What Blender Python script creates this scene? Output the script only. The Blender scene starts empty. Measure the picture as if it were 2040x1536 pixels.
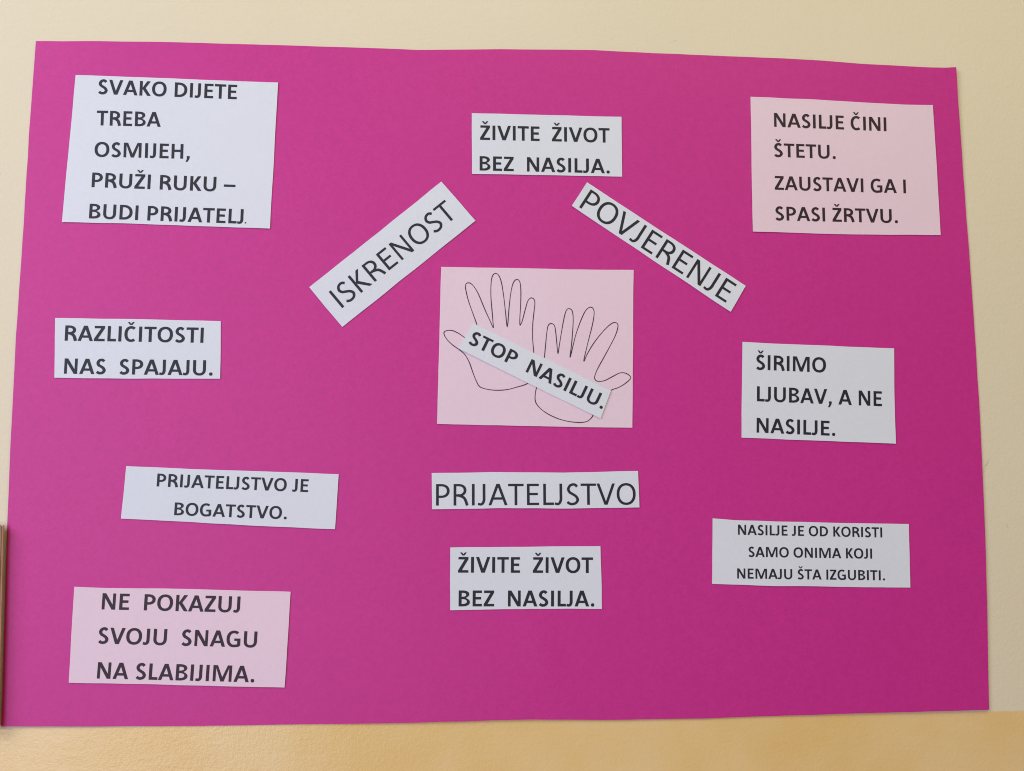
# A magenta card with printed paper slips and a pink paper with two outlined hands, glued to a painted wall.
# All tables below are millimetres on the wall (x to the right, z up, from the middle of the card).
import bpy, bmesh, math, random
from mathutils import Vector, Matrix, noise
from mathutils.geometry import delaunay_2d_cdt, tessellate_polygon

scene = bpy.context.scene
COL = scene.collection

CAM_LOC = (-0.08712, -1.12269, -0.13854)
CAM_AXES = ((0.997047, -0.076736, -0.002828), (-0.005833, -0.112407, 0.993645), (-0.076566, -0.990695, -0.112523))
CARD_OUTLINE = [(-500.9, 349.7), (-461.1, 350.7), (-383.6, 352.3), (-331.4, 352.8), (-225.9, 353.3), (-151.1, 353.1), (-102.7, 352.4), (-10.3, 355.2), (44.5, 356.3), (88.7, 357.1), (155.5, 356.0), (211.5, 355.7), (302.0, 355.0), (347.7, 353.8), (393.5, 351.0), (439.6, 349.8), (468.6, 348.9), (486.0, 349.1), (499.2, 350.1), (499.5, 327.3), (503.8, 165.7), (506.4, 48.1), (507.1, -37.1), (506.3, -145.6), (503.8, -237.6), (499.8, -350.3), (375.7, -351.6), (195.1, -354.0), (91.0, -353.7), (19.0, -352.0), (-112.8, -353.1), (-310.9, -352.6), (-407.9, -351.3), (-502.2, -349.6), (-505.8, -148.8), (-506.1, -121.4), (-506.4, -59.4), (-506.4, 36.8), (-504.6, 149.3), (-503.7, 249.8)]
DADO_Z = [(517.3, -352.4), (-489.7, -350.5)]
NOTES = [
    {'label': 'large white paper with five lines beginning SVAKO DIJETE, upper left on the card', 'kind': 'white', 'outline': [(-458.7, 313.6), (-407.0, 313.2), (-329.3, 312.2), (-249.2, 311.2), (-251.5, 230.9), (-254.1, 152.5), (-322.2, 153.9), (-398.7, 155.4), (-466.1, 155.8), (-461.7, 250.0)], 'lines': [('SVAKO DIJETE', (-434.9, 293.7), (-291.9, 291.7), 15.8), ('TREBA', (-435.5, 259.9), (-369.7, 259.8), 15.9), ('OSMIJEH,', (-436.3, 226.1), (-338.9, 225.9), 15.8), ('PRUŽI RUKU –', (-437.8, 193.4), (-291.0, 191.0), 15.7), ('BUDI PRIJATELJ', (-439.0, 160.1), (-281.9, 157.1), 15.6)], 'bold': True, 'dot': [(-279.5, 157.4), (-278.5, 157.4)]},
    {'label': 'white slip reading ŽIVITE ŽIVOT BEZ NASILJA at the top centre, above the two slanted strips', 'kind': 'white', 'outline': [(-43.1, 282.6), (6.0, 282.4), (56.8, 282.5), (119.3, 282.4), (119.2, 249.6), (119.0, 215.9), (56.3, 215.7), (5.8, 215.7), (-42.8, 215.6), (-43.0, 248.9)], 'lines': [('ŽIVITE  ŽIVOT', (-34.2, 253.2), (105.9, 253.3), 16.01), ('BEZ  NASILJA.', (-34.7, 219.4), (105.6, 219.2), 15.81)], 'bold': True},
    {'label': 'pink paper with four lines beginning NASILJE ČINI ŠTETU, at the upper right of the card', 'kind': 'pink', 'outline': [(263.3, 309.6), (339.6, 308.3), (436.4, 305.2), (469.8, 305.4), (471.4, 235.4), (472.4, 157.8), (365.9, 156.9), (261.5, 157.9), (262.1, 233.3)], 'lines': [('NASILJE ČINI', (288.7, 276.0), (415.6, 274.1), 15.75), ('ŠTETU.', (287.7, 241.9), (356.8, 241.2), 15.53), ('ZAUSTAVI GA I', (287.2, 205.0), (435.0, 204.1), 15.43), ('SPASI ŽRTVU.', (287.0, 170.9), (424.5, 170.5), 15.43)], 'bold': True},
    {'label': 'white strip reading ISKRENOST, slanting upwards to the right beside the hand drawing', 'kind': 'white', 'outline': [(-212.3, 90.4), (-144.4, 147.8), (-75.4, 206.6), (-57.5, 185.8), (-39.1, 164.4), (-108.9, 106.2), (-177.5, 48.8), (-195.4, 69.4)], 'lines': [('ISKRENOST', (-178.0, 68.8), (-57.7, 169.8), 22.13)], 'bold': False},
    {'label': 'white strip reading POVJERENJE, slanting downwards to the right above the hand drawing', 'kind': 'white', 'outline': [(80.7, 208.7), (165.8, 153.8), (252.1, 98.1), (243.4, 83.8), (234.6, 69.5), (149.2, 126.1), (64.1, 182.5), (72.4, 195.3)], 'lines': [('POVJERENJE', (71.9, 181.2), (229.4, 79.3), 23.77)], 'bold': False},
    {'label': 'pink paper with two outlined hands drawn on it, in the middle of the card', 'kind': 'pink', 'outline': [(-75.1, 114.2), (-34.5, 113.7), (3.0, 113.9), (59.6, 113.2), (130.0, 113.7), (128.5, 40.0), (126.5, -55.5), (21.0, -54.0), (-78.7, -51.9), (-77.0, 30.6)], 'lines': [], 'bold': True, 'hands': [[(-56.4, 26.4), (-62.3, 30.5), (-68.4, 36.3), (-71.8, 41.9), (-71.3, 45.0), (-67.9, 46.3), (-62.9, 46.1), (-56.7, 43.3), (-49.9, 38.7), (-43.8, 35.6), (-38.2, 36.6), (-35.7, 42.2), (-37.6, 52.9), (-41.3, 63.5), (-46.3, 77.9), (-49.2, 89.9), (-49.4, 94.9), (-47.6, 97.2), (-44.5, 96.9), (-40.7, 93.5), (-35.7, 85.0), (-29.5, 69.9), (-23.3, 56.2), (-20.7, 50.4), (-20.1, 50.4), (-20.5, 54.9), (-21.4, 66.2), (-22.7, 82.6), (-22.5, 97.8), (-20.8, 105.4), (-17.7, 107.8), (-14.3, 105.5), (-11.4, 97.3), (-9.0, 81.5), (-7.1, 63.9), (-5.8, 51.8), (-5.2, 51.8), (-4.7, 56.3), (-3.4, 72.7), (-1.5, 87.9), (1.1, 98.1), (4.8, 101.6), (8.0, 98.8), (9.0, 89.3), (8.7, 74.1), (7.8, 60.3), (7.9, 53.2), (8.5, 53.1), (10.3, 57.1), (13.5, 69.1), (16.4, 78.7), (19.8, 81.9), (22.9, 80.4), (23.8, 76.2), (22.8, 66.7), (21.5, 54.1), (21.2, 39.0), (22.4, 23.7), (22.8, 7.7), (20.6, -3.5), (15.0, -9.5), (3.8, -13.2), (-4.8, -15.5), (-13.5, -16.4), (-23.4, -16.0), (-32.0, -14.0), (-35.7, -11.3), (-38.8, -5.1), (-41.9, 2.9), (-44.9, 11.6), (-48.0, 17.8), (-51.1, 22.1)], [(33.6, 18.8), (34.9, 31.6), (36.2, 44.2), (37.8, 52.4), (40.9, 54.7), (44.3, 52.8), (45.6, 46.8), (46.8, 34.2), (47.7, 23.9), (48.3, 23.9), (49.5, 31.7), (52.1, 46.8), (54.8, 60.8), (57.3, 69.0), (60.5, 70.9), (63.6, 68.2), (64.5, 59.6), (63.8, 47.0), (62.4, 31.8), (60.7, 20.0), (61.3, 20.0), (63.3, 28.1), (67.2, 43.2), (71.7, 55.9), (76.8, 67.3), (80.7, 71.8), (83.8, 72.7), (86.3, 70.6), (86.9, 64.9), (84.9, 53.5), (80.9, 38.3), (77.7, 25.7), (75.5, 15.9), (76.2, 15.7), (79.5, 23.2), (86.5, 34.6), (95.5, 46.0), (103.2, 53.7), (108.3, 56.6), (111.7, 55.4), (112.2, 51.2), (109.3, 42.3), (104.1, 32.2), (96.4, 18.3), (90.0, 6.9), (86.8, -1.2), (87.6, -5.0), (91.1, -6.5), (97.4, -5.5), (106.2, -1.1), (113.2, 2.5), (118.9, 2.7), (123.2, 0.6), (125.3, -2.2), (123.1, -5.4), (117.4, -9.8), (111.1, -13.2), (104.1, -15.8), (93.4, -23.1), (87.0, -34.3), (84.4, -42.7), (81.2, -46.7), (76.9, -49.2), (69.4, -49.9), (59.4, -49.0), (49.5, -46.6), (39.6, -42.5), (31.0, -37.0), (25.4, -31.1), (23.6, -25.9), (23.9, -19.7), (24.9, -14.5), (28.1, -4.7), (31.9, 7.8)]]},
    {'label': 'white strip reading STOP NASILJU, glued slantwise across the two outlined hands', 'kind': 'white', 'outline': [(-41.3, 54.3), (31.3, 19.0), (104.1, -16.4), (98.3, -31.1), (92.5, -45.8), (17.5, -9.4), (-56.7, 27.0), (-49.1, 40.6)], 'lines': [('STOP  NASILJU.', (-46.8, 32.5), (94.1, -36.0), 15.07)], 'bold': True, 'over': 1},
    {'label': 'white slip reading RAZLIČITOSTI NAS SPAJAJU, at the left edge of the card', 'kind': 'white', 'outline': [(-468.5, 55.4), (-415.0, 55.1), (-365.6, 54.8), (-302.0, 53.9), (-301.6, 23.4), (-301.2, -6.1), (-363.5, -6.4), (-412.6, -6.4), (-466.4, -6.2), (-467.3, 24.0)], 'lines': [('RAZLIČITOSTI', (-457.9, 32.0), (-319.1, 31.0), 15.81), ('NAS  SPAJAJU.', (-457.0, -2.0), (-308.9, -2.8), 15.7)], 'bold': True},
    {'label': 'white paper reading ŠIRIMO LJUBAV A NE NASILJE, right of the hand drawing', 'kind': 'white', 'outline': [(246.8, 37.1), (273.9, 35.9), (328.4, 34.1), (414.0, 31.5), (412.1, -22.0), (411.3, -71.6), (324.8, -68.5), (243.2, -65.4), (245.0, -13.4)], 'lines': [('ŠIRIMO', (261.0, 7.3), (337.4, 4.6), 16.14), ('LJUBAV, A NE', (260.9, -26.6), (397.8, -31.4), 16.04), ('NASILJE.', (259.5, -60.0), (345.0, -63.4), 15.75)], 'bold': True},
    {'label': 'white slip with two lines PRIJATELJSTVO JE BOGATSTVO, lower left on the card', 'kind': 'white', 'outline': [(-391.8, -95.6), (-327.4, -98.5), (-253.4, -101.0), (-179.0, -103.9), (-180.5, -131.2), (-181.9, -159.9), (-252.1, -156.5), (-325.8, -152.1), (-395.3, -148.3), (-393.6, -122.0)], 'lines': [('PRIJATELJSTVO JE', (-361.3, -116.1), (-209.8, -122.1), 13.0), ('BOGATSTVO.', (-343.1, -145.0), (-230.9, -149.5), 12.8)], 'bold': True},
    {'label': 'long white strip with the single word PRIJATELJSTVO, level below the hand drawing', 'kind': 'white', 'outline': [(-83.9, -102.8), (-23.0, -101.8), (53.1, -102.4), (131.7, -100.5), (132.1, -119.6), (132.5, -138.6), (56.5, -139.5), (-15.8, -139.0), (-83.3, -139.8), (-83.6, -121.7)], 'lines': [('PRIJATELJSTVO', (-79.3, -136.1), (128.6, -135.6), 22.0)], 'bold': False},
    {'label': 'white slip reading ŽIVITE ŽIVOT BEZ NASILJA at the bottom centre, below the PRIJATELJSTVO strip', 'kind': 'white', 'outline': [(-64.6, -178.9), (2.1, -178.6), (91.2, -178.3), (91.5, -210.1), (91.8, -242.4), (19.7, -241.7), (-27.8, -241.8), (-64.3, -242.3), (-64.5, -210.0)], 'lines': [('ŽIVITE  ŽIVOT', (-56.5, -204.4), (82.8, -205.8), 15.9), ('BEZ  NASILJA.', (-55.9, -238.4), (83.8, -239.8), 16.0)], 'bold': True},
    {'label': 'white slip with small text beginning NASILJE JE OD KORISTI, lower right on the card', 'kind': 'white', 'outline': [(210.1, -150.1), (233.3, -152.1), (313.1, -154.6), (373.2, -156.1), (421.6, -156.9), (420.9, -190.3), (420.1, -223.4), (346.5, -222.0), (275.2, -220.5), (207.7, -217.9), (208.9, -184.4)], 'lines': [('NASILJE JE OD KORISTI', (236.5, -167.3), (391.9, -170.9), 10.52), ('SAMO ONIMA KOJI', (247.1, -190.3), (379.9, -193.0), 10.51), ('NEMAJU ŠTA IZGUBITI.', (234.4, -212.5), (393.0, -215.7), 10.41)], 'bold': True, 'light': 1},
    {'label': 'pink slip with lines beginning NE POKAZUJ SVOJU SNAGU, at the bottom left', 'kind': 'pink', 'outline': [(-438.2, -215.4), (-406.7, -217.0), (-330.8, -218.4), (-276.1, -220.6), (-225.4, -222.2), (-227.4, -271.2), (-229.4, -316.5), (-273.7, -315.1), (-357.9, -311.7), (-439.6, -308.6), (-438.9, -261.5)], 'lines': [('NE  POKAZUJ', (-410.9, -237.9), (-275.5, -242.4), 15.9), ('SVOJU  SNAGU', (-413.0, -271.2), (-258.0, -277.1), 15.8), ('NA SLABIJIMA.', (-412.8, -305.0), (-259.7, -311.0), 15.8)], 'bold': True},
]
BOARD = {'top': (-506.3, -154.2), 'right_top': (-506.1, -154.2), 'right_bottom': (-501.3, -344.8), 'toe': (-507.0, -154.3), 'toe_b': (-502.6, -349.8)}

# ------------------------------------------------------------------ camera, light, exposure
cam_data = bpy.data.cameras.new('camera')
cam_data.sensor_width = 36.0
cam_data.lens = 2150.0 / 2040.0 * 36.0
cam_data.clip_start = 0.01
cam_data.clip_end = 100.0
cam = bpy.data.objects.new('camera', cam_data)
COL.objects.link(cam)
m3 = Matrix((CAM_AXES[0], CAM_AXES[1], CAM_AXES[2])).transposed()
cam.matrix_world = Matrix.Translation(CAM_LOC) @ m3.to_4x4()
scene.camera = cam

world = bpy.data.worlds.new('World')
scene.world = world
world.use_nodes = True
bg = world.node_tree.nodes['Background']
AMBIENT = (0.215, 0.130, 0.085)
bg.inputs['Color'].default_value = (*AMBIENT, 1)
bg.inputs['Strength'].default_value = 1.0


def area_lamp(name, loc, target, sx, sy, energy, color):
    ld = bpy.data.lights.new(name, 'AREA')
    ld.shape = 'RECTANGLE'
    ld.size, ld.size_y = sx, sy
    ld.energy, ld.color = energy, color
    lo = bpy.data.objects.new(name, ld)
    COL.objects.link(lo)
    lo.location = loc
    d = Vector(target) - Vector(loc)
    lo.rotation_euler = d.to_track_quat('-Z', 'Y').to_euler()
    return lo


# daylight from the room's windows: one high on the left, one behind the camera on the left, and the pale ceiling above
LAMPS = [
    ('window_light', (-2.3, -1.7, 1.3), (0.1, 0, 0.0), 1.4, 1.6, (44.1, 47.2, 63.2)),
    ('rear_window_light', (-1.5, -3.3, -0.35), (-0.2, 0, 0.0), 1.3, 1.8, (40.5, 45.5, 59.5)),
    ('ceiling_light', (0.6, -1.4, 1.9), (0.2, 0, 0.0), 1.6, 1.2, (19.9, 20.4, 8.5)),
]
for nm, loc, aim, sx, sy, rgb in LAMPS:
    e = max(rgb)
    if e > 0:
        area_lamp(nm, loc, aim, sx, sy, e, tuple(v / e for v in rgb))

scene.view_settings.view_transform = 'Standard'
scene.view_settings.look = 'None'
scene.view_settings.exposure = 0.06
scene.view_settings.gamma = 1.0
scene.view_settings.use_curve_mapping = False
scene.render.film_transparent = False
scene.cycles.filter_width = 1.05
try:
    scene.cycles.use_denoising = True
except Exception:
    pass


# ------------------------------------------------------------------ materials
def new_mat(name, rough=0.6, spec=0.5):
    m = bpy.data.materials.new(name)
    m.use_nodes = True
    nt = m.node_tree
    b = nt.nodes['Principled BSDF']
    b.inputs['Roughness'].default_value = rough
    b.inputs['Specular IOR Level'].default_value = spec
    return m, nt, b


def nd(nt, kind, **kw):
    n = nt.nodes.new(kind)
    for k, v in kw.items():
        setattr(n, k, v)
    return n


def noise_node(nt, scale, detail=3.0, rough=0.55, coord='Object', stretch=None):
    tc = nd(nt, 'ShaderNodeTexCoord')
    n = nd(nt, 'ShaderNodeTexNoise')
    n.inputs['Scale'].default_value = scale
    n.inputs['Detail'].default_value = detail
    n.inputs['Roughness'].default_value = rough
    if stretch:
        mp = nd(nt, 'ShaderNodeMapping')
        mp.inputs['Scale'].default_value = stretch
        nt.links.new(tc.outputs[coord], mp.inputs['Vector'])
        nt.links.new(mp.outputs['Vector'], n.inputs['Vector'])
    else:
        nt.links.new(tc.outputs[coord], n.inputs['Vector'])
    return n


def mixc(nt, fac, a, b):
    mx = nd(nt, 'ShaderNodeMix', data_type='RGBA')
    for sock, v in ((mx.inputs[0], fac), (mx.inputs[6], a), (mx.inputs[7], b)):
        if hasattr(v, 'is_linked'):
            nt.links.new(v, sock)
        else:
            sock.default_value = v if not isinstance(v, tuple) else (*v, 1.0)
    return mx.outputs[2]


def ramp(nt, src, lo, hi, a=0.0, b=1.0):
    r = nd(nt, 'ShaderNodeMapRange')
    r.inputs['From Min'].default_value = lo
    r.inputs['From Max'].default_value = hi
    r.inputs['To Min'].default_value = a
    r.inputs['To Max'].default_value = b
    nt.links.new(src, r.inputs['Value'])
    return r.outputs['Result']


def bump(nt, b, src, strength, dist, prev=None):
    bp = nd(nt, 'ShaderNodeBump')
    bp.inputs['Strength'].default_value = strength
    bp.inputs['Distance'].default_value = dist
    nt.links.new(src, bp.inputs['Height'])
    if prev is not None:
        nt.links.new(prev, bp.inputs['Normal'])
    nt.links.new(bp.outputs['Normal'], b.inputs['Normal'])
    return bp.outputs['Normal']


def paper_mat(name, base, rough, spec, fibre=0.03, grain=900.0, tint=None):
    m, nt, b = new_mat(name, rough, spec)
    big = noise_node(nt, 9.0, 3.0)
    fine = noise_node(nt, grain, 2.0, 0.7)
    d = tuple(x * (1 - fibre * 2.2) for x in base)
    l = tuple(min(1, x * (1 + fibre * 1.6)) for x in base)
    c1 = mixc(nt, ramp(nt, fine.outputs['Fac'], 0.3, 0.7), d, l)
    c2 = mixc(nt, ramp(nt, big.outputs['Fac'], 0.35, 0.7, 0.0, 0.5), c1, tint or base)
    mot = noise_node(nt, 170.0, 3.0, 0.6)
    mf = nd(nt, 'ShaderNodeMix', data_type='RGBA', blend_type='MULTIPLY')
    mf.inputs[0].default_value = 1.0
    nt.links.new(c2, mf.inputs[6])
    g = 1 - fibre * 1.9
    nt.links.new(mixc(nt, ramp(nt, mot.outputs['Fac'], 0.3, 0.7), (g, g, g), (1.0, 1.0, 1.0)), mf.inputs[7])
    nt.links.new(mf.outputs[2], b.inputs['Base Color'])
    n1 = bump(nt, b, fine.outputs['Fac'], 0.25, 0.0003)
    mid = noise_node(nt, 55.0, 3.0, 0.5)
    bump(nt, b, mid.outputs['Fac'], 0.20, 0.0008, n1)
    return m


M_CARD = paper_mat('magenta_card', (0.560, 0.0195, 0.248), 0.55, 0.46, 0.045, 700.0, (0.535, 0.0180, 0.246))
M_WHITE = paper_mat('white_paper', (0.672, 0.698, 0.750), 0.7, 0.30, 0.012, 1100.0)
M_PINK = paper_mat('pink_paper', (0.758, 0.580, 0.662), 0.7, 0.35, 0.014, 1100.0)


def ink_mat(name, base):
    m, nt, b = new_mat(name, 0.58, 0.36)
    n = noise_node(nt, 600.0, 2.0)
    nt.links.new(mixc(nt, n.outputs['Fac'], tuple(x * 0.8 for x in base), tuple(x * 1.2 for x in base)), b.inputs['Base Color'])
    return m


M_INK = ink_mat('black_toner', (0.014, 0.015, 0.023))
M_INKP = ink_mat('dark_toner', (0.028, 0.012, 0.022))
M_LINE = ink_mat('drawn_line', (0.045, 0.018, 0.028))


SCUFFS = ((0.5115, -0.0955, 0.45, 0.012, 0.0020, 0.55), (0.532, -0.160, -0.2, 0.006, 0.0015, 0.35), (-0.532, 0.205, 0.3, 0.004, 0.0016, 0.4), (0.18, 0.372, 1.2, 0.007, 0.0012, 0.3))


def wall_mat():
    m, nt, b = new_mat('wall_paint', 0.6, 0.35)
    tc = nd(nt, 'ShaderNodeTexCoord')
    sep = nd(nt, 'ShaderNodeSeparateXYZ')
    nt.links.new(tc.outputs['Object'], sep.inputs['Vector'])
    wob = noise_node(nt, 14.0, 4.0, 0.6)
    add = nd(nt, 'ShaderNodeMath', operation='MULTIPLY_ADD')
    nt.links.new(wob.outputs['Fac'], add.inputs[0])
    add.inputs[1].default_value = 0.005
    nt.links.new(sep.outputs['Z'], add.inputs[2])
    zl = DADO_LINE + 0.0025
    fac = ramp(nt, add.outputs[0], zl - 0.0009, zl + 0.0009)           # 0 = yellow oil paint below, 1 = cream above
    blot = noise_node(nt, 3.2, 4.0, 0.55)
    blot2 = noise_node(nt, 5.0, 4.0, 0.6)
    cream = mixc(nt, ramp(nt, blot.outputs['Fac'], 0.35, 0.68), (0.715, 0.640, 0.468), (0.695, 0.616, 0.438))
    for sx, sz, ang, ln, wd, amt in SCUFFS:
        mp = nd(nt, 'ShaderNodeMapping', vector_type='TEXTURE')
        mp.inputs['Location'].default_value = (sx, 0, sz)
        mp.inputs['Rotation'].default_value = (0, ang, 0)
        mp.inputs['Scale'].default_value = (wd, 1, ln)
        nt.links.new(tc.outputs['Object'], mp.inputs['Vector'])
        ds = nd(nt, 'ShaderNodeVectorMath', operation='LENGTH')
        nt.links.new(mp.outputs['Vector'], ds.inputs[0])
        rag = nd(nt, 'ShaderNodeMath', operation='MULTIPLY')
        nt.links.new(ramp(nt, ds.outputs['Value'], 0.2, 1.0, amt, 0.0), rag.inputs[0])
        nt.links.new(ramp(nt, noise_node(nt, 240.0, 3.0, 0.7).outputs['Fac'], 0.35, 0.6), rag.inputs[1])
        cream = mixc(nt, rag.outputs[0], cream, (0.36, 0.30, 0.21))
    oil = mixc(nt, ramp(nt, blot2.outputs['Fac'], 0.38, 0.62), (0.765, 0.560, 0.270), (0.735, 0.500, 0.190))
    nt.links.new(mixc(nt, fac, oil, cream), b.inputs['Base Color'])
    nt.links.new(ramp(nt, fac, 0, 1, 0.27, 0.75), b.inputs['Roughness'])
    peel = noise_node(nt, 260.0, 3.0, 0.55)
    roll = noise_node(nt, 85.0, 3.0, 0.55, stretch=(0.8, 1, 1.5))
    n1 = bump(nt, b, peel.outputs['Fac'], 0.24, 0.0010)
    n2 = bump(nt, b, roll.outputs['Fac'], 0.12, 0.0020, n1)
    fine = noise_node(nt, 620.0, 2.0, 0.6)
    bump(nt, b, fine.outputs['Fac'], 0.25, 0.0007, n2)
    return m


def wood_mat(name, c1, c2):
    m, nt, b = new_mat(name, 0.5, 0.4)
    g = noise_node(nt, 30.0, 5.0, 0.6, stretch=(9, 9, 0.6))
    nt.links.new(mixc(nt, ramp(nt, g.outputs['Fac'], 0.3, 0.7), c1, c2), b.inputs['Base Color'])
    bump(nt, b, g.outputs['Fac'], 0.15, 0.001)
    return m


# ------------------------------------------------------------------ mesh helpers
def link(name, verts, faces, mat, parent=None, loc=(0, 0, 0), smooth=False):
    me = bpy.data.meshes.new(name)
    me.from_pydata([tuple(v) for v in verts], [], faces)
    me.update()
    o = bpy.data.objects.new(name, me)
    COL.objects.link(o)
    me.materials.append(mat)
    o.location = loc
    if parent:
        o.parent = parent
    if smooth:
        for p in me.polygons:
            p.use_smooth = True
    return o


def tag(o, label, cat, group=None):
    o['label'], o['category'] = label, cat
    if group:
        o['group'] = group
    return o


def thing(name, label, cat, loc, group=None):
    o = bpy.data.objects.new(name, None)
    o.empty_display_size = 0.03
    COL.objects.link(o)
    o.location = loc
    return tag(o, label, cat, group)


def inside(pt, poly):
    x, y = pt
    r = False
    j = len(poly) - 1
    for i in range(len(poly)):
        (xi, yi), (xj, yj) = poly[i], poly[j]
        if (yi > y) != (yj > y) and x < (xj - xi) * (y - yi) / (yj - yi) + xi:
            r = not r
        j = i
    return r


def densify(poly, step):
    out = []
    n = len(poly)
    for i in range(n):
        a, b = Vector(poly[i]), Vector(poly[(i + 1) % n])
        k = max(1, int((b - a).length / step))
        for q in range(k):
            out.append(a.lerp(b, q / k))
    return out


def sheet_mesh(outline, step, front, thick, origin, wobble=0.00035):
    """a thin sheet with the given outline (m); front(x, z) is how far its face stands off the wall"""
    pts = densify(outline, step)
    n = len(pts)
    for p in pts:
        q = Vector((p.x * 38.0, p.y * 38.0, 7.7))
        p.x += wobble * noise.noise(q)
        p.y += wobble * noise.noise(q + Vector((31.0, 5.0, 2.0)))
    poly = [(p.x, p.y) for p in pts]
    xs = [p[0] for p in poly]
    zs = [p[1] for p in poly]
    allp = list(pts)
    x = min(xs) + step * 0.6
    while x < max(xs):
        z = min(zs) + step * 0.6
        while z < max(zs):
            ok = all((x - p[0]) ** 2 + (z - p[1]) ** 2 > (0.45 * step) ** 2 for p in poly)
            if ok and inside((x, z), poly):
                allp.append(Vector((x, z)))
            z += step
        x += step
    v2, _, f2, _, _, _ = delaunay_2d_cdt(allp, [(i, (i + 1) % n) for i in range(n)], [], 1, 1e-7)
    ox, oy, oz = origin
    nv = len(v2)
    verts = [(p.x - ox, -front(p.x, p.y) - oy, p.y - oz) for p in v2]
    verts += [(p.x - ox, -front(p.x, p.y) + thick - oy, p.y - oz) for p in v2]
    faces = []
    edge_count = {}
    for f in f2:
        f = list(f)
        area = sum(v2[f[i]].x * v2[f[(i + 1) % len(f)]].y - v2[f[(i + 1) % len(f)]].x * v2[f[i]].y for i in range(len(f)))
        if area < 0:
            f.reverse()
        faces.append(f)
        faces.append([i + nv for i in reversed(f)])
        for i in range(len(f)):
            e = (f[i], f[(i + 1) % len(f)])
            edge_count[e] = edge_count.get(e, 0) + 1
    for (a, b) in list(edge_count):
        if (b, a) not in edge_count:                      # the cut edge has vertices of its own, so it stays crisp
            k = len(verts)
            verts += [verts[b], verts[a], verts[a + nv], verts[b + nv]]
            faces.append([k, k + 1, k + 2, k + 3])
    return verts, faces


def mm(pts):
    return [(x * 0.001, z * 0.001) for x, z in pts]


# ------------------------------------------------------------------ the wall
DADO_LINE = (DADO_Z[0][1]) * 0.001
wv = [(-2.2, 0, -1.3), (2.2, 0, -1.3), (2.2, 0, 1.5), (-2.2, 0, 1.5), (-2.2, 0.2, -1.3), (2.2, 0.2, -1.3), (2.2, 0.2, 1.5), (-2.2, 0.2, 1.5)]
wall = link('wall', wv, [(0, 1, 2, 3), (5, 4, 7, 6), (4, 0, 3, 7), (1, 5, 6, 2), (3, 2, 6, 7), (4, 5, 1, 0)], wall_mat())
wall['kind'] = 'structure'


# ------------------------------------------------------------------ the magenta card
def card_front(x, z):
    """distance of the card's face from the wall: it bellies out a little between the glued spots"""
    t = max(0.0, min(1.0, (z - 0.16) / 0.19))
    b = max(0.0, min(1.0, (-0.20 - z) / 0.15))
    v = 0.0009
    v += 0.0012 * t * t * (1 + math.sin(x * 14.0 + 0.8)) * 0.9
    v += 0.0005 * b * b * (1 + math.sin(x * 12.0 + 2.0))
    calm = 1.0 - 0.7 * b
    v += calm * 0.0009 * (1 + math.sin(x * 6.1 + z * 3.0 + 0.5)) * 0.6 + calm * 0.0006 * (1 + math.sin(z * 9.0 - x * 4.0))
    v += 0.00035 * noise.noise(Vector((x * 9.0, z * 9.0, 3.1)))
    # short crease near the lower edge
    dx, dz = x - 0.030, z + 0.285
    u = dx * 0.93 + dz * 0.36
    w = -dx * 0.36 + dz * 0.93
    v += 0.0009 * math.exp(-(u / 0.010) ** 2 - (w / 0.030) ** 2)
    return v


cv, cf = sheet_mesh(mm(CARD_OUTLINE), 0.0125, card_front, 0.0005, (0, 0, 0))
card = link('poster_card', cv, cf, M_CARD, smooth=False)
for p in card.data.polygons:
    p.use_smooth = abs(p.normal.y) > 0.7
tag(card, 'large magenta card sheet with wavy upper edge, stuck flat on the cream wall', 'poster')

# ------------------------------------------------------------------ humanist sans capitals, drawn as outlines (units of one em)
CAP = 0.632
ADV_B = dict(zip('ABCDEFGHIJKLMNOPQRSTUVWXYZ', (606, 561, 529, 630, 488, 459, 637, 631, 267, 331, 547, 423, 874, 659, 676, 532, 686, 563, 473, 495, 653, 591, 906, 551, 520, 478)))
ADV_R = dict(zip('ABCDEFGHIJKLMNOPQRSTUVWXYZ', (579, 544, 533, 615, 488, 459, 631, 623, 252, 319, 520, 420, 855, 646, 662, 517, 673, 543, 459, 487, 642, 567, 890, 519, 487, 468)))
CARON = {'Č': 'C', 'Š': 'S', 'Ž': 'Z'}
_glyphs = {}


class Poly(list):
    level = 0


def polys_level(polys):
    return getattr(polys[0], 'level', 0)


def sup(cx, cy, rx, ry, a0, a1, n=14, e=2.25):
    out = []
    for i in range(n + 1):
        a = math.radians(a0 + (a1 - a0) * i / n)
        c, s = math.cos(a), math.sin(a)
        out.append((cx + rx * math.copysign(abs(c) ** (2 / e), c), cy + ry * math.copysign(abs(s) ** (2 / e), s)))
    return out


def stroke(path, s, h):
    left, right = [], []
    n = len(path)
    for i in range(n):
        a, b = path[max(0, i - 1)], path[min(n - 1, i + 1)]
        dx, dy = b[0] - a[0], b[1] - a[1]
        L = math.hypot(dx, dy) or 1
        dx, dy = dx / L, dy / L
        t = (s * dy * dy + h * dx * dx) / 2
        left.append((path[i][0] - dy * t, path[i][1] + dx * t))
        right.append((path[i][0] + dy * t, path[i][1] - dx * t))
    return left + right[::-1]


def spline(pts, n=7):
    return [(v.x, v.y) for v in smooth_path(pts, n, False)]


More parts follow.
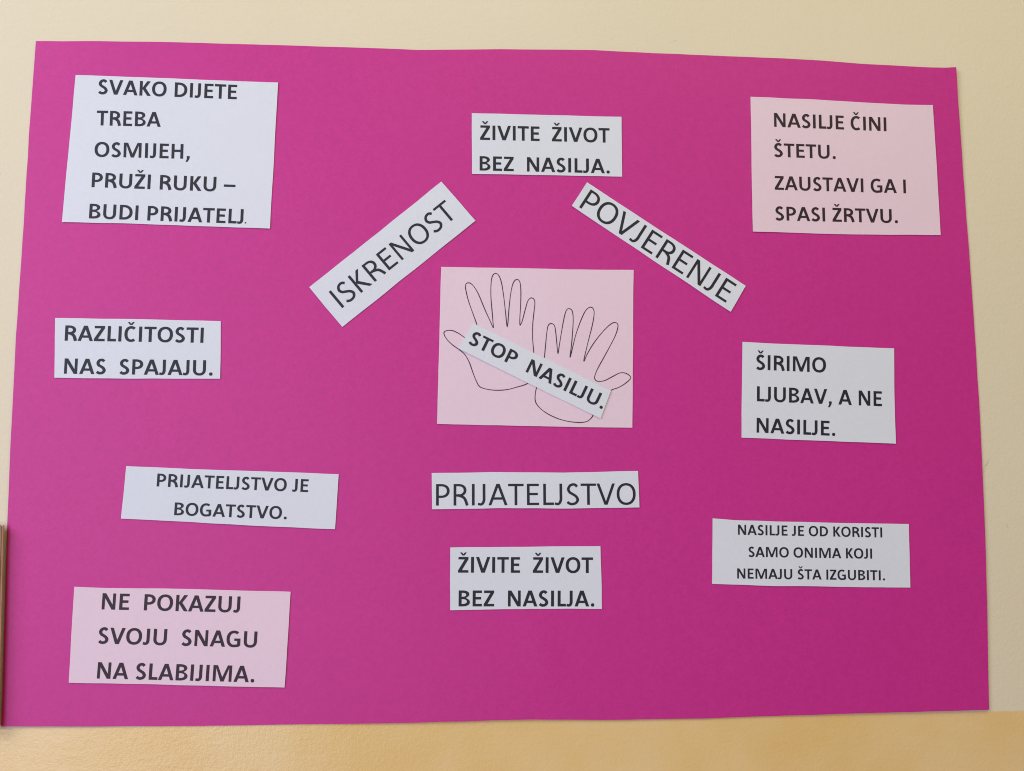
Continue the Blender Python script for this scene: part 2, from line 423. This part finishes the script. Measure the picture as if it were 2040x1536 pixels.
def glyph(ch, bold):
    """list of groups; a group is [outer, hole, hole...]"""
    if (ch, bold) in _glyphs:
        return _glyphs[(ch, bold)]
    C = CAP
    s, h = (0.120, 0.100) if bold else (0.080, 0.069)
    adv = (ADV_B if bold else ADV_R).get(CARON.get(ch, ch), 0) / 1000
    lb = ((0.267 if bold else 0.252) - s) / 2
    R = adv - lb
    g = []
    base = CARON.get(ch, ch)
    if base == 'I':
        g = [[[(lb, 0), (lb + s, 0), (lb + s, C), (lb, C)]]]
    elif base == 'H':
        y = 0.285 if bold else 0.295
        g = [[[(lb, 0), (lb + s, 0), (lb + s, y), (R - s, y), (R - s, 0), (R, 0), (R, C), (R - s, C), (R - s, y + h), (lb + s, y + h), (lb + s, C), (lb, C)]]]
    elif base == 'E':
        r = adv - 0.042
        y = 0.275 if bold else 0.293
        g = [[[(lb, 0), (r, 0), (r, h), (lb + s, h), (lb + s, y), (r - 0.035, y), (r - 0.035, y + h), (lb + s, y + h), (lb + s, C - h), (r - 0.004, C - h), (r - 0.004, C), (lb, C)]]]
    elif base == 'L':
        r = adv - 0.016
        g = [[[(lb, 0), (r, 0), (r, h * 1.06), (lb + s, h * 1.06), (lb + s, C), (lb, C)]]]
    elif base == 'T':
        m = adv / 2
        g = [[[(m - s / 2, 0), (m + s / 2, 0), (m + s / 2, C - h), (adv - 0.012, C - h), (adv - 0.012, C), (0.012, C), (0.012, C - h), (m - s / 2, C - h)]]]
    elif base == 'N':
        sn = s * 0.90
        w, D = s * 1.12, s * 1.18
        q = C * (D - w + sn) / (R - lb - 2 * w + D)
        g = [[[(lb, 0), (lb + sn, 0), (lb + sn, C - q), (R - w, 0), (R, 0), (R, C), (R - sn, C), (R - sn, q), (lb + w, C), (lb, C)]]]
    elif base == 'M':
        sn = s * 0.93
        cx = adv / 2
        w = s * 1.42
        b_ = s * 0.52
        k = 0.105 if bold else 0.095
        y1 = 0.165 if bold else 0.125
        g = [[[(lb, 0), (lb + sn, 0), (lb + sn, C - k), (cx - b_, 0), (cx + b_, 0), (R - sn, C - k), (R - sn, 0), (R, 0), (R, C), (R - w, C), (cx, y1), (lb + w, C), (lb, C)]]]
    elif base in 'AV':
        m = 0.006
        a = s * 0.60
        d = s * 1.06
        c = adv / 2
        yi = C * (c - (m + d)) / ((c - a + d) - (m + d))          # where the inner edges meet
        if base == 'V':
            g = [[[(m, C), (c - a, 0), (c + a, 0), (adv - m, C), (adv - m - d, C), (c, C - yi), (m + d, C)]]]
        else:
            y0, y1 = (0.135, 0.135 + h * 0.95) if bold else (0.165, 0.165 + h)
            xi = lambda y: m + d + (c - a - m) * y / C            # inner edge of the left leg
            g = [[[(m, 0), (m + d, 0), (xi(y0), y0), (adv - xi(y0), y0), (adv - m - d, 0), (adv - m, 0), (c + a, C), (c - a, C)],
                  [(xi(y1), y1), (adv - xi(y1), y1), (c, yi)]]]
    elif base == 'K':
        d = s * 1.22
        r1, r2 = adv - (0.030 if bold else 0.045), adv - 0.004
        x = lb + s
        yj = 0.33
        g = [[[(lb, 0), (x, 0), (x, 0.295), (r2 - d, 0), (r2, 0), (x + d * 0.86, yj + 0.005), (r1, C), (r1 - d * 0.98, C), (x, 0.345), (x, C), (lb, C)]]]
    elif base == 'Z':
        l, r = 0.030, adv - 0.030
        y1 = h * 0.92
        dd = s * 1.28
        g = [[[(l, 0), (r, 0), (r, h), (l + dd, h), (r - 0.004, C - y1), (r - 0.004, C), (l + 0.012, C), (l + 0.012, C - h), (r - dd, C - h), (l, y1)]]]
    elif base == 'O':
        m = 0.038 if bold else 0.045
        c, rx, ry = adv / 2, adv / 2 - m, C / 2 + 0.010
        g = [[sup(c, C / 2, rx, ry, 0, 360, 48, 2.2)[:-1], sup(c, C / 2, rx - s * 1.02, ry - h * 1.02, 0, 360, 48, 2.2)[:-1]]]
    elif base == 'D':
        r = adv - (0.038 if bold else 0.045)
        x = lb + 0.16
        g = [[[(lb, 0)] + sup(x, C / 2, r - x, C / 2, -90, 90, 28, 2.2) + [(lb, C)],
              [(lb + s, h)] + sup(x, C / 2, r - x - s * 1.02, C / 2 - h, -90, 90, 28, 2.2) + [(lb + s, C - h)]]]
    elif base in 'PR':
        r = adv - (0.032 if base == 'P' else (0.070 if bold else 0.078))
        y = 0.225 if base == 'P' else 0.262
        x = lb + 0.15
        yc, ry = (C + y) / 2, (C - y) / 2
        hh = h * 0.96
        g = [[[(lb, 0), (lb + s, 0), (lb + s, y)] + sup(x, yc, r - x, ry, -90, 90, 24, 2.2) + [(lb, C)],
              [(lb + s, y + hh)] + sup(x, yc, r - x - s * 1.02, ry - hh, -90, 90, 24, 2.2) + [(lb + s, C - hh)]]]
        if base == 'R':
            x0 = lb + s * 1.0 + 0.045
            leg = [(x0 - 0.01, y + h * 0.5), (x0 + 0.06, y + h * 0.32), (adv - 0.145 if bold else adv - 0.135, y - 0.055), (adv - 0.012 - s * 0.5, 0)]
            p = spline(leg, 6)
            g.append([stroke(p, s * 1.02, h * 1.1)])
    elif base == 'B':
        r1, r2 = adv - (0.064 if bold else 0.075), adv - (0.036 if bold else 0.042)
        ym = 0.335
        x = lb + 0.16
        hh = h * 0.96
        lo = sup(x, ym / 2, r2 - x, ym / 2, -90, 90, 22, 2.2)
        hi = sup(x, (C + ym) / 2, r1 - x, (C - ym) / 2, -90, 90, 22, 2.2)
        hi = [q for q in hi if q[1] > ym + 0.010]
        lo = [q for q in lo if q[1] < ym - 0.010]
        h1 = [(lb + s, hh)] + sup(x, (hh + ym - hh * 0.5) / 2, r2 - x - s * 1.02, (ym - 1.5 * hh) / 2, -90, 90, 20, 2.2) + [(lb + s, ym - hh * 0.5)]
        h2 = [(lb + s, ym + hh * 0.5)] + sup(x, (C - hh + ym + hh * 0.5) / 2, r1 - x - s * 1.02, (C - ym - 1.5 * hh) / 2, -90, 90, 20, 2.2) + [(lb + s, C - hh)]
        wx = min(r1, r2) - 0.045
        g = [[[(lb, 0)] + lo + [(wx, ym)] + hi + [(lb, C)], h1, h2]]
    elif base in 'CG':
        m = 0.038 if bold else 0.045
        wide = adv * (1.13 if base == 'C' else 1.02)
        c = m + (wide - 2 * m) / 2
        rx, ry = c - m - s / 2, C / 2 + 0.010 - h / 2
        if base == 'C':
            p = sup(c, C / 2, rx, ry, 52, 308, 34, 2.2)
            g = [[stroke(p, s * 1.02, h * 1.05)]]
        else:
            p = sup(c, C / 2, rx, ry, 52, 286, 34, 2.2)
            xr = adv - (0.062 if bold else 0.070)
            p += [(xr - s * 0.75, 0.055 if bold else 0.045), (xr - s * 0.5, 0.085 if bold else 0.075)]
            g = [[stroke(p, s * 1.02, h * 1.05)],
                 [[(xr - s, 0.06), (xr, 0.055), (xr, 0.335), (xr - s - 0.115, 0.335), (xr - s - 0.115, 0.335 - h * 0.92), (xr - s, 0.335 - h * 0.92)]]]
    elif base == 'S':
        x0, x1 = 0.036 + s / 2, adv - 0.036 - s / 2
        y0, y1 = -0.010 + h / 2, C + 0.010 - h / 2
        P = [(0.93, 0.885), (0.76, 0.975), (0.55, 1.0), (0.26, 0.945), (0.075, 0.775), (0.20, 0.605), (0.50, 0.505), (0.83, 0.385), (0.985, 0.215), (0.80, 0.055), (0.46, 0.0), (0.17, 0.03), (-0.03, 0.11)]
        g = [[stroke(spline([(x0 + u * (x1 - x0), y0 + v * (y1 - y0)) for u, v in P]), s * 1.02, h * 1.06)]]
    elif base == 'J':
        xs = adv - lb - s / 2
        P = [(xs, C), (xs, 0.45), (xs, 0.30), (xs, 0.17), (xs - 0.025, 0.082), (xs - 0.085, 0.042 if bold else 0.028), (0.012, 0.058 if bold else 0.044)]
        g = [[stroke(spline(P), s, h)]]
    elif base == 'U':
        l, r = lb + s / 2 - 0.004, R - s / 2 + 0.004
        c = adv / 2
        yb = h / 2 - 0.010
        y = 0.235
        p = [(l, C), (l, 0.5), (l, 0.36)] + sup(c, y, (r - l) / 2, y - yb, 180, 360, 24, 2.25) + [(r, 0.36), (r, 0.5), (r, C)]
        g = [[stroke(p, s, h)]]
    elif base == '.':
        adv = 0.267 if bold else 0.252
        r = 0.068 if bold else 0.055
        g = [[sup(adv / 2, r - 0.008, r, r, 0, 360, 20, 2.6)[:-1]]]
    elif base == ',':
        adv = 0.258 if bold else 0.25
        g = [[[(0.070, 0.118), (0.195, 0.118), (0.196, 0.045), (0.175, -0.02), (0.110, -0.130), (0.030, -0.130), (0.085, 0.0)]]]
    elif base == '–':
        adv = 0.498
        g = [[[(0.015, 0.215), (0.483, 0.215), (0.483, 0.215 + h), (0.015, 0.215 + h)]]]
    elif base == ' ':
        adv = 0.226
    if ch in CARON:
        c = adv / 2 + (0.02 if base == 'C' else 0.0)
        k = 1.0 if bold else 0.85
        g = g + [[[(c - 0.135 * k, 0.815), (c - 0.040 * k, 0.690), (c + 0.040 * k, 0.690), (c + 0.135 * k, 0.815), (c + 0.060 * k, 0.815), (c, 0.742), (c - 0.060 * k, 0.815)]]]
    res = []
    for i, grp in enumerate(g):
        grp = [Poly(p) for p in grp]
        grp[0].level = i
        res.append(grp)
    _glyphs[(ch, bold)] = (adv, res)
    return adv, res


def layout(txt, bold):
    x = 0.0
    out = []
    for ch in txt:
        adv, groups = glyph(ch, bold)
        for grp in groups:
            moved = []
            for p in grp:
                q = Poly((px + x, py) for px, py in p)
                q.level = p.level
                moved.append(q)
            out.append(moved)
        x += adv
    xs = [p[0] for grp in out for poly in grp for p in poly]
    return out, min(xs), max(xs)



# ------------------------------------------------------------------ paper slips
def text_mesh(lines, bold, front, origin, eps):
    verts, faces = [], []
    for txt, A, B, cap in lines:
        contours, x0, x1 = layout(txt, bold)
        ax, az = A[0] * 0.001, A[1] * 0.001
        bx, bz = B[0] * 0.001, B[1] * 0.001
        L = math.hypot(bx - ax, bz - az)
        ux, uz = (bx - ax) / L, (bz - az) / L
        sx = L / (x1 - x0)
        sy = cap * 0.001 / CAP
        lift = 0
        for polys in contours:
            base = len(verts)
            flat = [p for poly in polys for p in poly]
            k = polys_level(polys)
            for (px, py) in flat:
                X = (px - x0) * sx
                Y = py * sy
                wx, wz = ax + ux * X - uz * Y, az + uz * X + ux * Y
                verts.append((wx - origin[0], -front(wx, wz) - eps * (1 + 0.35 * k) - origin[1], wz - origin[2]))
            for t in tessellate_polygon([[Vector((p[0], p[1], 0)) for p in poly] for poly in polys]):
                a, b, c = (flat[i] for i in t)
                if (b[0] - a[0]) * (c[1] - a[1]) - (b[1] - a[1]) * (c[0] - a[0]) < 0:
                    t = (t[0], t[2], t[1])
                faces.append([base + i for i in t])
    return verts, faces


def smooth_path(pts, n=6, closed=True):
    out = []
    N = len(pts)
    for i in range(N if closed else N - 1):
        p0, p1, p2, p3 = (Vector(pts[(i + q) % N]) if closed else Vector(pts[max(0, min(N - 1, i + q))]) for q in (-1, 0, 1, 2))
        for k in range(n):
            t = k / n
            out.append(0.5 * ((2 * p1) + (p2 - p0) * t + (2 * p0 - 5 * p1 + 4 * p2 - p3) * t * t + (3 * p1 - p0 - 3 * p2 + p3) * t ** 3))
    if not closed:
        out.append(Vector(pts[-1]))
    return out


def line_mesh(pts, width, front, origin, eps):
    path = smooth_path(mm(pts))
    n = len(path)
    verts, faces = [], []
    for i in range(n):
        d = path[(i + 1) % n] - path[i - 1]
        d.normalize()
        nx, nz = -d.y, d.x
        wd = width * (0.5 + 0.07 * math.sin(i * 0.37))
        for s in (-1, 1):
            x, z = path[i].x + nx * wd * s, path[i].y + nz * wd * s
            verts.append((x - origin[0], -front(x, z) - eps - origin[1], z - origin[2]))
    for i in range(n):
        j = (i + 1) % n
        faces.append([2 * i + 1, 2 * i, 2 * j, 2 * j + 1])
    return verts, faces


rng = random.Random(7)
for spec in NOTES:
    ol = mm(spec['outline'])
    cx = sum(p[0] for p in ol) / len(ol)
    cz = sum(p[1] for p in ol) / len(ol)
    over = spec.get('over')
    ph = rng.uniform(0, 6.28)
    rad = max(math.hypot(x - cx, z - cz) for x, z in ol)
    corner = [rng.uniform(0.2, 1.0) for _ in range(4)]

    def front(x, z, cx=cx, cz=cz, ph=ph, rad=rad, over=over, corner=corner):
        r = math.hypot(x - cx, z - cz) / rad
        q = (0 if x > cx else 1) + (0 if z > cz else 2)
        w = 0.00012 * (1 + math.sin(x * 30 + ph)) + 0.00010 * (1 + math.sin(z * 33 + ph * 2))
        w += 0.00022 * noise.noise(Vector((x * 24 + ph, z * 24, ph)))
        return card_front(x, z) + 0.0006 + w + 0.0003 * corner[q] * max(0.0, r - 0.72) ** 2 / 0.0784 + (0.0009 if over else 0.0)

    origin = (cx, -front(cx, cz) + 0.0004, cz)
    pink = spec['kind'] == 'pink'
    hands = spec.get('hands')
    name = 'hand_drawing' if hands else ('paper_strip' if len(spec['lines']) == 1 else 'paper_slip')
    t = thing(name, spec['label'], 'paper drawing' if hands else 'paper note', origin,
              None if hands else ('pink paper notes glued on the card' if pink else 'white paper notes glued on the card'))
    sv, sf = sheet_mesh(ol, 0.008, front, 0.00035, origin)
    sheet = link('sheet', sv, sf, M_PINK if pink else M_WHITE, t)
    for p in sheet.data.polygons:
        p.use_smooth = abs(p.normal.y) > 0.7
    for ln in spec['lines']:
        tv, tf = text_mesh([ln], spec['bold'], front, origin, 0.0002)
        if 'dot' in spec and ln is spec['lines'][-1]:
            (dx0, dz0), (dx1, _) = mm(spec['dot'])
            b0 = len(tv)
            rr = (dx1 - dx0) * 0.80
            for k in range(12):
                x, z = dx0 + rr * math.cos(k * math.pi / 6), dz0 + rr + rr * math.sin(k * math.pi / 6)
                tv.append((x - origin[0], -front(x, z) - 0.0002 - origin[1], z - origin[2]))
            tf.append([b0 + k for k in range(12)])
        link('text_line', tv, tf, M_INKP if pink else M_INK, t)
    for h in hands or ():
        hv, hf = line_mesh(h, 0.00088, front, origin, 0.0002)
        link('hand_outline', hv, hf, M_LINE, t)

# ------------------------------------------------------------------ brown board at the left edge
M_BOARD = wood_mat('brown_varnished_wood', (0.43, 0.285, 0.195), (0.40, 0.263, 0.178))
M_LIP = wood_mat('pale_wood_edge', (0.62, 0.43, 0.31), (0.58, 0.40, 0.285))


def slab(x_left, xt, xb, zt, zb, y0, y1, bev):
    bm = bmesh.new()
    v = [bm.verts.new(c) for c in ((x_left, y0, zb), (xb, y0, zb), (xt, y0, zt), (x_left, y0, zt),
                                   (x_left, y1, zb), (xb, y1, zb), (xt, y1, zt), (x_left, y1, zt))]
    for f in ((0, 3, 2, 1), (4, 5, 6, 7), (0, 1, 5, 4), (1, 2, 6, 5), (2, 3, 7, 6), (3, 0, 4, 7)):
        bm.faces.new([v[i] for i in f])
    bmesh.ops.recalc_face_normals(bm, faces=bm.faces)
    bmesh.ops.bevel(bm, geom=list(bm.edges), offset=bev, segments=2, affect='EDGES')
    bm.verts.ensure_lookup_table()
    vs = [tuple(q.co) for q in bm.verts]
    fs = [[q.index for q in f.verts] for f in bm.faces]
    bm.verts.index_update()
    fs = [[q.index for q in f.verts] for f in bm.faces]
    bm.free()
    return vs, fs


bo = (-0.575, -0.003, -0.25)
board = thing('wooden_board', 'brown wooden board against the wall, overlapping the lower left edge of the pink card', 'board', bo)
zt, zb = BOARD['toe'][1] * 0.001, BOARD['toe_b'][1] * 0.001
v, f = slab(-0.66, -0.5073, -0.5027, zt, zb, -0.0042, -0.0150, 0.0011)
link('panel', [(a - bo[0], b - bo[1], c - bo[2]) for a, b, c in v], f, M_BOARD, board)
v, f = slab(-0.5140, -0.5060, -0.5014, zt, zb, -0.0082, -0.0122, 0.0005)
link('edge_strip', [(a - bo[0], b - bo[1], c - bo[2]) for a, b, c in v], f, M_LIP, board)
